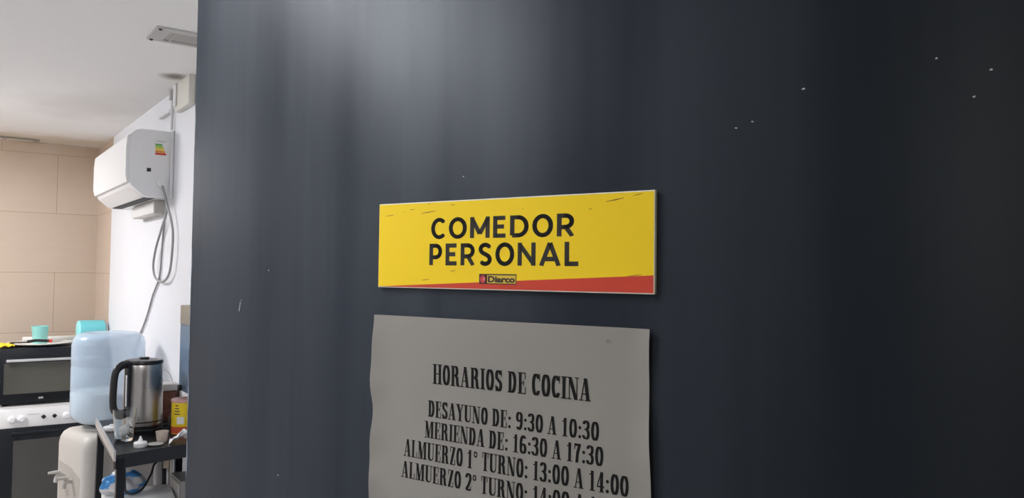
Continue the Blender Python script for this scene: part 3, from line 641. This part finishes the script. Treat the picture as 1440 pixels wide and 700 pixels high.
o = obj('body', lathe(prof, 36), M['turquoise'], tq); o.matrix_local = Matrix.Rotation(PI/2, 4, 'Y')
o = obj('base_ring', lathe([(0, -.002), (.052, -.002), (.060, .001), (.0645, .007), (.0655, .014), (.060, .014)], 36), M['turq_dark'], tq); o.matrix_local = Matrix.Rotation(PI/2, 4, 'Y'); o['label'] = 'paler turquoise end'
o = obj('cap', lathe([(0, .135), (.050, .135), (.052, .138), (.052, .146), (.048, .149), (0, .149)], 28), M['frost'], tq); o.matrix_local = Matrix.Rotation(PI/2, 4, 'Y'); o['label'] = 'frosted white cap'

# ---------------------------------------------------------------- water dispenser and bottle
WR = R(13)
wd = thing('water_dispenser', 'cream floor standing water dispenser with two taps under the blue bottle', 'water dispenser', (.592, 3.688, 0), WR)
HX, HY, DT = .150, .155, .905
bm = bmesh.new(); rings = []
for z, ins in ((0, 0), (.02, 0), (DT-.06, 0), (DT-.035, .004), (DT-.016, .013), (DT-.004, .028), (DT, .048)):
    rings.append([bm.verts.new((x, y, z)) for x, y in rrect(-HX+ins, -HY+ins, HX-ins, HY-ins, .045-ins*.3)])
for a, b in zip(rings, rings[1:]):
    for k in range(len(a)): bm.faces.new((a[k], a[(k+1) % len(a)], b[(k+1) % len(b)], b[k]))
bm.faces.new(rings[0][::-1]); bm.faces.new(rings[-1]); obj('body', bm, M['cream'], wd)
obj('collar', lathe([(.105, DT-.001), (.098, DT+.008), (.070, DT+.010), (.062, DT+.004), (.062, DT-.001)], 40), M['cream'], wd)
bm = prism([(-.108, .58), (.105, .58), (.105, .775), (-.02, .765), (-.108, .735)], lambda u, v, s: (s, u, v), -HX-.0008, -HX+.004)
obj('tap_recess', bm, M['cream_dark'], wd, False)
for yy, zz_ in ((-.035, .725), (.045, .735)):
    tp = obj('tap', tube(spline([(-HX+.002, yy, zz_-.012), (-HX-.022, yy, zz_-.012), (-HX-.030, yy, zz_-.018), (-HX-.033, yy, zz_-.036)]), .009, 12), M['cream'], wd)
    obj('tap_lever', tube([(-HX-.018, yy, zz_+.002), (-HX-.035, yy, zz_+.005), (-HX-.062, yy, zz_+.006)], .006, 10, rs=[.009, .007, .005]), M['cream'], tp)
bm = bx((-HX-.035, -.10, .52), (-HX+.004, .10, .545), .006); obj('drip_tray', bm, M['cream_dark'], wd)
ZJ = DT+.004
jg = thing('water_bottle', 'large upturned blue water bottle half full on the dispenser', 'water bottle', (.585, 3.688, ZJ))
JR = .140
def wall(r0, z, r1, z1): pass
jp = [(0, .0065), (.030, .0068), (.060, .014), (.105, .024), (.130, .040), (JR, .062), (JR, .150), (JR-.0015, .155), (JR, .160), (JR, .255), (JR-.0015, .260), (JR, .265), (JR, .345), (JR-.006, .370), (JR-.020, .387), (JR-.040, .394), (.07, .396), (.05, .388), (0, .386)]
obj('shell', lathe(jp, 56), M['jug'], jg, True, 60)
wp = [(0, .010), (.030, .011), (.056, .0175), (.102, .028), (.126, .043), (JR-.005, .064), (JR-.005, .150), (0, .150)]
obj('water', lathe(wp, 56), M['water'], jg, True, 50)['label'] = 'clear water filling the lower part'

# ---------------------------------------------------------------- narrow black table along the wall
ZT = .976
FL, BL, BR_, FR = Vector((.469, 2.777, 0)), Vector((.512, 3.445, 0)), Vector((.773, 3.455, 0)), Vector((.760, 2.845, 0))
tb = thing('side_table', 'narrow black metal table along the white wall carrying the kettle', 'table', (FL.x, FL.y, 0))
def loc(p, z=0): return Vector((p.x-FL.x, p.y-FL.y, z))
quad = [(p.x-FL.x, p.y-FL.y) for p in (FL, FR, BR_, BL)]
obj('tabletop', bevel_all(prism(quad, lambda u, v, s: (u, v, s), ZT-.012, ZT), .002, 1), M['black_metal'], tb)
def bar(a, b, z0, z1, th, inward):
    a = Vector((a.x-FL.x, a.y-FL.y, 0)); b = Vector((b.x-FL.x, b.y-FL.y, 0)); d = (b-a).normalized(); n = Vector((-d.y, d.x, 0))*inward
    return prism([(0, 0), ((b-a).length, 0), ((b-a).length, th), (0, th)], lambda u, v, s: a+d*u+n*v+Vector((0, 0, s)), z0, z1)
obj('apron', bar(FL, FR, ZT-.045, ZT-.011, .016, 1), M['black_metal'], tb, False)
obj('apron', bar(BR_, BL, ZT-.045, ZT-.011, .016, 1), M['black_metal'], tb, False)
obj('apron', bar(BL, FL, ZT-.045, ZT-.011, .016, 1), M['black_metal'], tb, False)
st = obj('edge_strip', bevel_all(bar(BL, FL, ZT-.019, ZT+.012, .006, -1), .0015, 1), M['alu'], tb); st['label'] = 'pale aluminium strip along the left edge'
for p, (dx, dy), sp in ((FL, (.004, .004), (0, 0)), (BL, (.0, -.029), (-.012, .01)), (BR_, (-.029, -.029), (0, 0)), (FR, (-.029, .006), (0, 0)), (Vector((.762, 3.13, 0)), (-.029, 0), (0, 0))):
    q = loc(p)+Vector((dx, dy, 0)); s = .024; bm = bmesh.new()
    v0 = [bm.verts.new((q.x+a*s+sp[0], q.y+b*s+sp[1], 0)) for a, b in ((0, 0), (1, 0), (1, 1), (0, 1))]; v1 = [bm.verts.new((q.x+a*s, q.y+b*s, ZT-.012)) for a, b in ((0, 0), (1, 0), (1, 1), (0, 1))]
    for k in range(4): bm.faces.new((v0[k], v0[(k+1) % 4], v1[(k+1) % 4], v1[k]))
    bm.faces.new(v0[::-1]); bm.faces.new(v1); obj('leg', bm, M['black_metal'], tb, False)

# ---------------------------------------------------------------- kettle
kt = thing('kettle', 'tall stainless steel electric kettle with black handle on the black table', 'kettle', (.617, 3.145, ZT), R(180+30)); kt.scale = (.89, .89, 1.06)
obj('power_base', lathe([(0, 0), (.076, 0), (.078, .003), (.078, .012), (.074, .016), (0, .016)], 48), M['black'], kt)
obj('body', lathe([(.0745, .024), (.0745, .030), (.0760, .032), (.0755, .10), (.0735, .20), (.0725, .232), (.070, .236)], 64), M['steel'], kt)
obj('base_band', lathe([(0, .016), (.072, .016), (.0765, .018), (.0765, .026), (.070, .028), (0, .028)], 48), M['black'], kt)
obj('black_ring', lathe([(.0755, .036), (.0772, .0365), (.0772, .0405), (.0755, .041)], 48, closed=False), M['black'], kt)
obj('lid', lathe([(0, .232), (.071, .232), (.0745, .236), (.0745, .242), (.071, .247), (.050, .250), (0, .251)], 48), M['black'], kt)
obj('lid_knob', lathe([(0, .250), (.020, .250), (.019, .256), (0, .257)], 24), M['black'], kt)
obj('spout', bevel_all(prism([(-.078, -.016), (-.066, -.03), (-.066, .03), (-.078, .016)], lambda u, v, s: (u, v, s), .205, .244), .003), M['steel'], kt)
hp = spline([(.066, 0, .233), (.085, 0, .238), (.115, 0, .232), (.137, 0, .210), (.144, 0, .150), (.143, 0, .105), (.132, 0, .082), (.104, 0, .074), (.070, 0, .080)], 8)
bm = tube(hp, .0135, 14)
obj('handle', bm, M['black'], kt)
obj('handle_mount', bevel_all(bx((.0655, -.014, .066), (.0835, .014, .245)), .004), M['black'], kt)
bm = bx((.0832, -.004, .095), (.0845, .004, .20), .001, 1); obj('level_window', bm, M['frost'], kt)
KM = Matrix.LocRotScale(kt.location, kt.rotation_euler, kt.scale).inverted()
cpts = [(.680, 3.165, ZT+.008), (.738, 3.195, ZT+.006), (.766, 3.185, ZT+.005), (.7745, 3.18, ZT-.012), (.7740, 3.175, ZT-.06), (.735, 3.13, .885), (.655, 3.08, .870), (.627, 3.03, .840), (.586, 2.953, .814), (.545, 2.894, .815), (.512, 2.834, .841), (.503, 2.808, .877), (.500, 2.799, .925)]
obj('power_cord', tube(spline([KM @ Vector(q) for q in cpts]), .0042, 8), M['cable_black'], kt)

# ---------------------------------------------------------------- small things on the table
gl = tag(obj('drinking_glass', lathe([(0, 0), (.027, 0), (.029, .003), (.0385, .106), (.0388, .108), (.0372, .108), (.0275, .010), (0, .009)], 40), M['glass'], None, True, 50), 'clear drinking glass with a white wad inside on the table beside the kettle', 'glass'); gl.location = (.532, 3.005, ZT)
bm = bmesh.new(); bmesh.ops.create_icosphere(bm, subdivisions=3, radius=.016); crumple(bm, .0028)
for v in bm.verts: v.co.z *= 1.25
o = tag(obj('paper_wad', bm, M['tissue'], None, True, 60), 'white crumpled wad inside the drinking glass', 'paper'); o.location = (.532, 3.005, ZT+.034)
lw = thing('white_lid', 'small flat white lid on the table behind the drinking glass', 'lid', (.528, 3.215, ZT))
obj('rim', lathe([(0, 0), (.030, 0), (.032, .004), (.030, .014), (0, .016)], 28), M['plastic'], lw)
obj('knob', lathe([(.010, .0155), (.009, .022), (0, .023)], 16), M['plastic'], lw)
cw = thing('pump_cap', 'white round cap with a pointed nub on the front edge of the table', 'cap', (.558, 2.868, ZT)); cw.scale = (.78, .78, .8)
obj('base', lathe([(0, 0), (.025, 0), (.027, .003), (.027, .017), (.024, .021), (0, .022)], 30), M['plastic'], cw)
obj('nub', lathe([(.011, .0215), (.009, .028), (.005, .038), (.0035, .044), (0, .045)], 16), M['plastic'], cw)
cc = tag(obj('paper_cup', lathe([(0, 0), (.019, 0), (.020, .002), (.0245, .038), (.0255, .040), (.0235, .040), (.0185, .004), (0, .0035)], 28), M['cup_beige']), 'tiny beige patterned cup on the table right of the white cap', 'cup'); cc.location = (.636, 2.915, ZT); cc.scale = (.85, .85, .9)
bm = bmesh.new(); bmesh.ops.create_grid(bm, x_segments=18, y_segments=12, size=.5)
for v in bm.verts:
    a, b = v.co.x+.5, v.co.y+.5
    v.co = Vector((.645+.090*a+.012*b, 2.848+.050*b, ZT+.003+.028*math.sin(a*PI)**2*(.5+.5*math.sin(b*5+a*4)) + .010*abs(math.sin(a*11+b*6)) + .012*a))
crumple(bm, .0012); bmesh.ops.solidify(bm, geom=bm.faces[:], thickness=.0008)
tag(obj('crumpled_napkin', bm, M['tissue'], None, True, 25), 'crumpled white napkin on the table in front of the yellow can', 'napkin')
o = tag(obj('saucer', lathe([(0, 0), (.018, 0), (.026, .004), (.025, .006), (.016, .003), (0, .003)], 24), M['label_grey']), 'dull grey little dish lying in front of the tiny beige cup', 'dish'); o.location = (.606, 2.868, ZT)
cn = thing('food_can', 'yellow can with red bottom band and pinkish lid at the table end by the door', 'can', (.736, 3.045, ZT), R(200))
obj('body', lathe([(0, 0), (.041, 0), (.0415, .002), (.0415, .112), (0, .112)], 40), M['can_yellow'], cn)
obj('bottom_band', lathe([(.0412, .002), (.0420, .0022), (.0420, .026), (.0412, .0262)], 40, closed=False), M['can_red'], cn)['label'] = 'red band at the foot'
obj('lid', lathe([(0, .112), (.0425, .112), (.0435, .114), (.0435, .120), (.041, .123), (0, .122)], 40), M['can_lid'], cn)['label'] = 'pinkish plastic lid'
def wrap(a0, a1, z0, z1, r, n=8):
    bm = bmesh.new(); lo = []; hi = []
    for k in range(n+1):
        a = R(a0+(a1-a0)*k/n); lo.append(bm.verts.new((r*math.cos(a), r*math.sin(a), z0))); hi.append(bm.verts.new((r*math.cos(a), r*math.sin(a), z1)))
    for k in range(n): bm.faces.new((lo[k], lo[k+1], hi[k+1], hi[k]))
    return bm
obj('label_panel', wrap(24, 60, .036, .062, .0420), M['label_white'], cn)
bm = bmesh.new()
for k in range(4):
    b2 = wrap(8+k*2, 40-k*3, .070+k*.010, .074+k*.010, .0420); me = bpy.data.meshes.new('print'); b2.to_mesh(me); b2.free(); bm.from_mesh(me); bpy.data.meshes.remove(me)
obj('label_print', bm, M['text_dark'], cn)
tn = thing('tin', 'brown mottled square tin with wide grey lid behind the yellow can', 'tin', (.708, 3.285, ZT))
obj('body', bevel_all(bx((.003, .003, 0), (.065, .085, .118)), .006, 3), M['tin'], tn)
obj('lid', bevel_all(bx((0, 0, .118), (.068, .088, .146)), .005, 3), M['plastic_grey'], tn)['label'] = 'pale grey lid'
jr = tag(obj('jar', lathe([(0, 0), (.018, 0), (.019, .003), (.019, .038), (.016, .044), (.016, .052), (0, .053)], 24), M['dark_steel']), 'small dark jar on the table between kettle and yellow can', 'jar'); jr.location = (.728, 3.150, ZT)

# ---------------------------------------------------------------- under the table
bn = thing('storage_bin', 'white plastic bin with flat lid under the black table', 'bin', (.452, 2.895, 0), R(-8))
bm = bmesh.new(); rings = []
for z, ins in ((0, .03), (.01, .025), (.735, .006), (.745, .004)):
    rings.append([bm.verts.new((x, y, z)) for x, y in rrect(ins, ins, .222-ins, .232-ins, .025)])
for a, b in zip(rings, rings[1:]):
    for k in range(len(a)): bm.faces.new((a[k], a[(k+1) % len(a)], b[(k+1) % len(b)], b[k]))
bm.faces.new(rings[0][::-1]); bm.faces.new(rings[-1]); obj('body', bm, M['plastic'], bn)
bm = prism(rrect(0, 0, .225, .238, .025), lambda u, v, s: (u, v, s), .745, .780); obj('lid', bevel_all(bm, .008, 3), M['plastic'], bn)
bm = bmesh.new(); bmesh.ops.create_icosphere(bm, subdivisions=4, radius=1)
for v in bm.verts:
    q = v.co.copy(); d = 1+.07*math.sin(q.x*9+q.z*5)+.06*math.sin(q.y*11+q.x*4)
    v.co = Vector((q.x*.072*d, q.y*.038*d, max(-.034, q.z*.044*d)+.034))
crumple(bm, .0008)
o = tag(obj('plastic_bag', bm, M['bag'], None, True, 50), 'white plastic bag with blue print lying on the white bin', 'bag'); o.location = (.542, 3.055, .7805)
tag(obj('pole', tube([(.728, 3.395, 0), (.728, 3.395, ZT-.013)], .0165, 18), M['pole']), 'upright grey metal pole under the table near the wall', 'pole')
gb = thing('wall_box', 'grey metal box on the white wall below the black table', 'box', (XS, 2.93, .60))
obj('housing', bevel_all(bx((-.075, 0, 0), (-.0005, .15, .225)), .004), M['pole'], gb)
obj('cover', bevel_all(bx((-.079, .01, .01), (-.075, .14, .215)), .002, 1), M['plastic_grey'], gb)
pg = thing('wall_socket', 'beige wall socket with plug on the white wall under the table', 'socket', (XS, 3.405, .785))
obj('plate', bevel_all(bx((-.008, -.03, -.04), (-.0003, .03, .04)), .002, 1), M['cream'], pg)
pgp = obj('plug', bevel_all(bx((-.034, -.014, -.016), (-.008, .014, .016)), .005), M['beige_plug'], pg); 
o = tag(obj('plug_cord', tube(spline([(XS-.030, 3.405, .766), (XS-.034, 3.405, .745), (XS-.028, 3.42, .70), (XS-.02, 3.45, .62), (XS-.02, 3.47, .3), (XS-.02, 3.47, .01)]), .004, 8), M['cable_black']), 'dark cord running down from the beige wall socket', 'cord')
o = tag(obj('wall_cable', tube(spline(wallpts([(226, 516), (231, 520), (237, 527), (241, 536), (243, 546), (244, 560)], XS-.006)), .003, 8), M['cable_white']), 'thin white cable arching down the wall right of the kettle', 'cable')
# blue box on the wall by the door edge
bb = thing('wall_cabinet', 'blue grey wall box with tan top strip beside the edge of the dark door', 'cabinet', (XS, 2.80, 1.115))
obj('body', bevel_all(bx((-.034, 0, 0), (-.0005, .37, .250)), .003), M['blue'], bb)
obj('top_strip', bevel_all(bx((-.035, -.001, .250), (-.0005, .371, .322)), .003), M['tan'], bb)['label'] = 'tan upper strip'
obj('latch', lathe([(0, 0), (.011, 0), (.012, .004), (.009, .012), (0, .013)], 16), M['black'], bb).matrix_local = Matrix.Translation((-.034, .335, .012)) @ Matrix.Rotation(-PI/2, 4, 'Y')
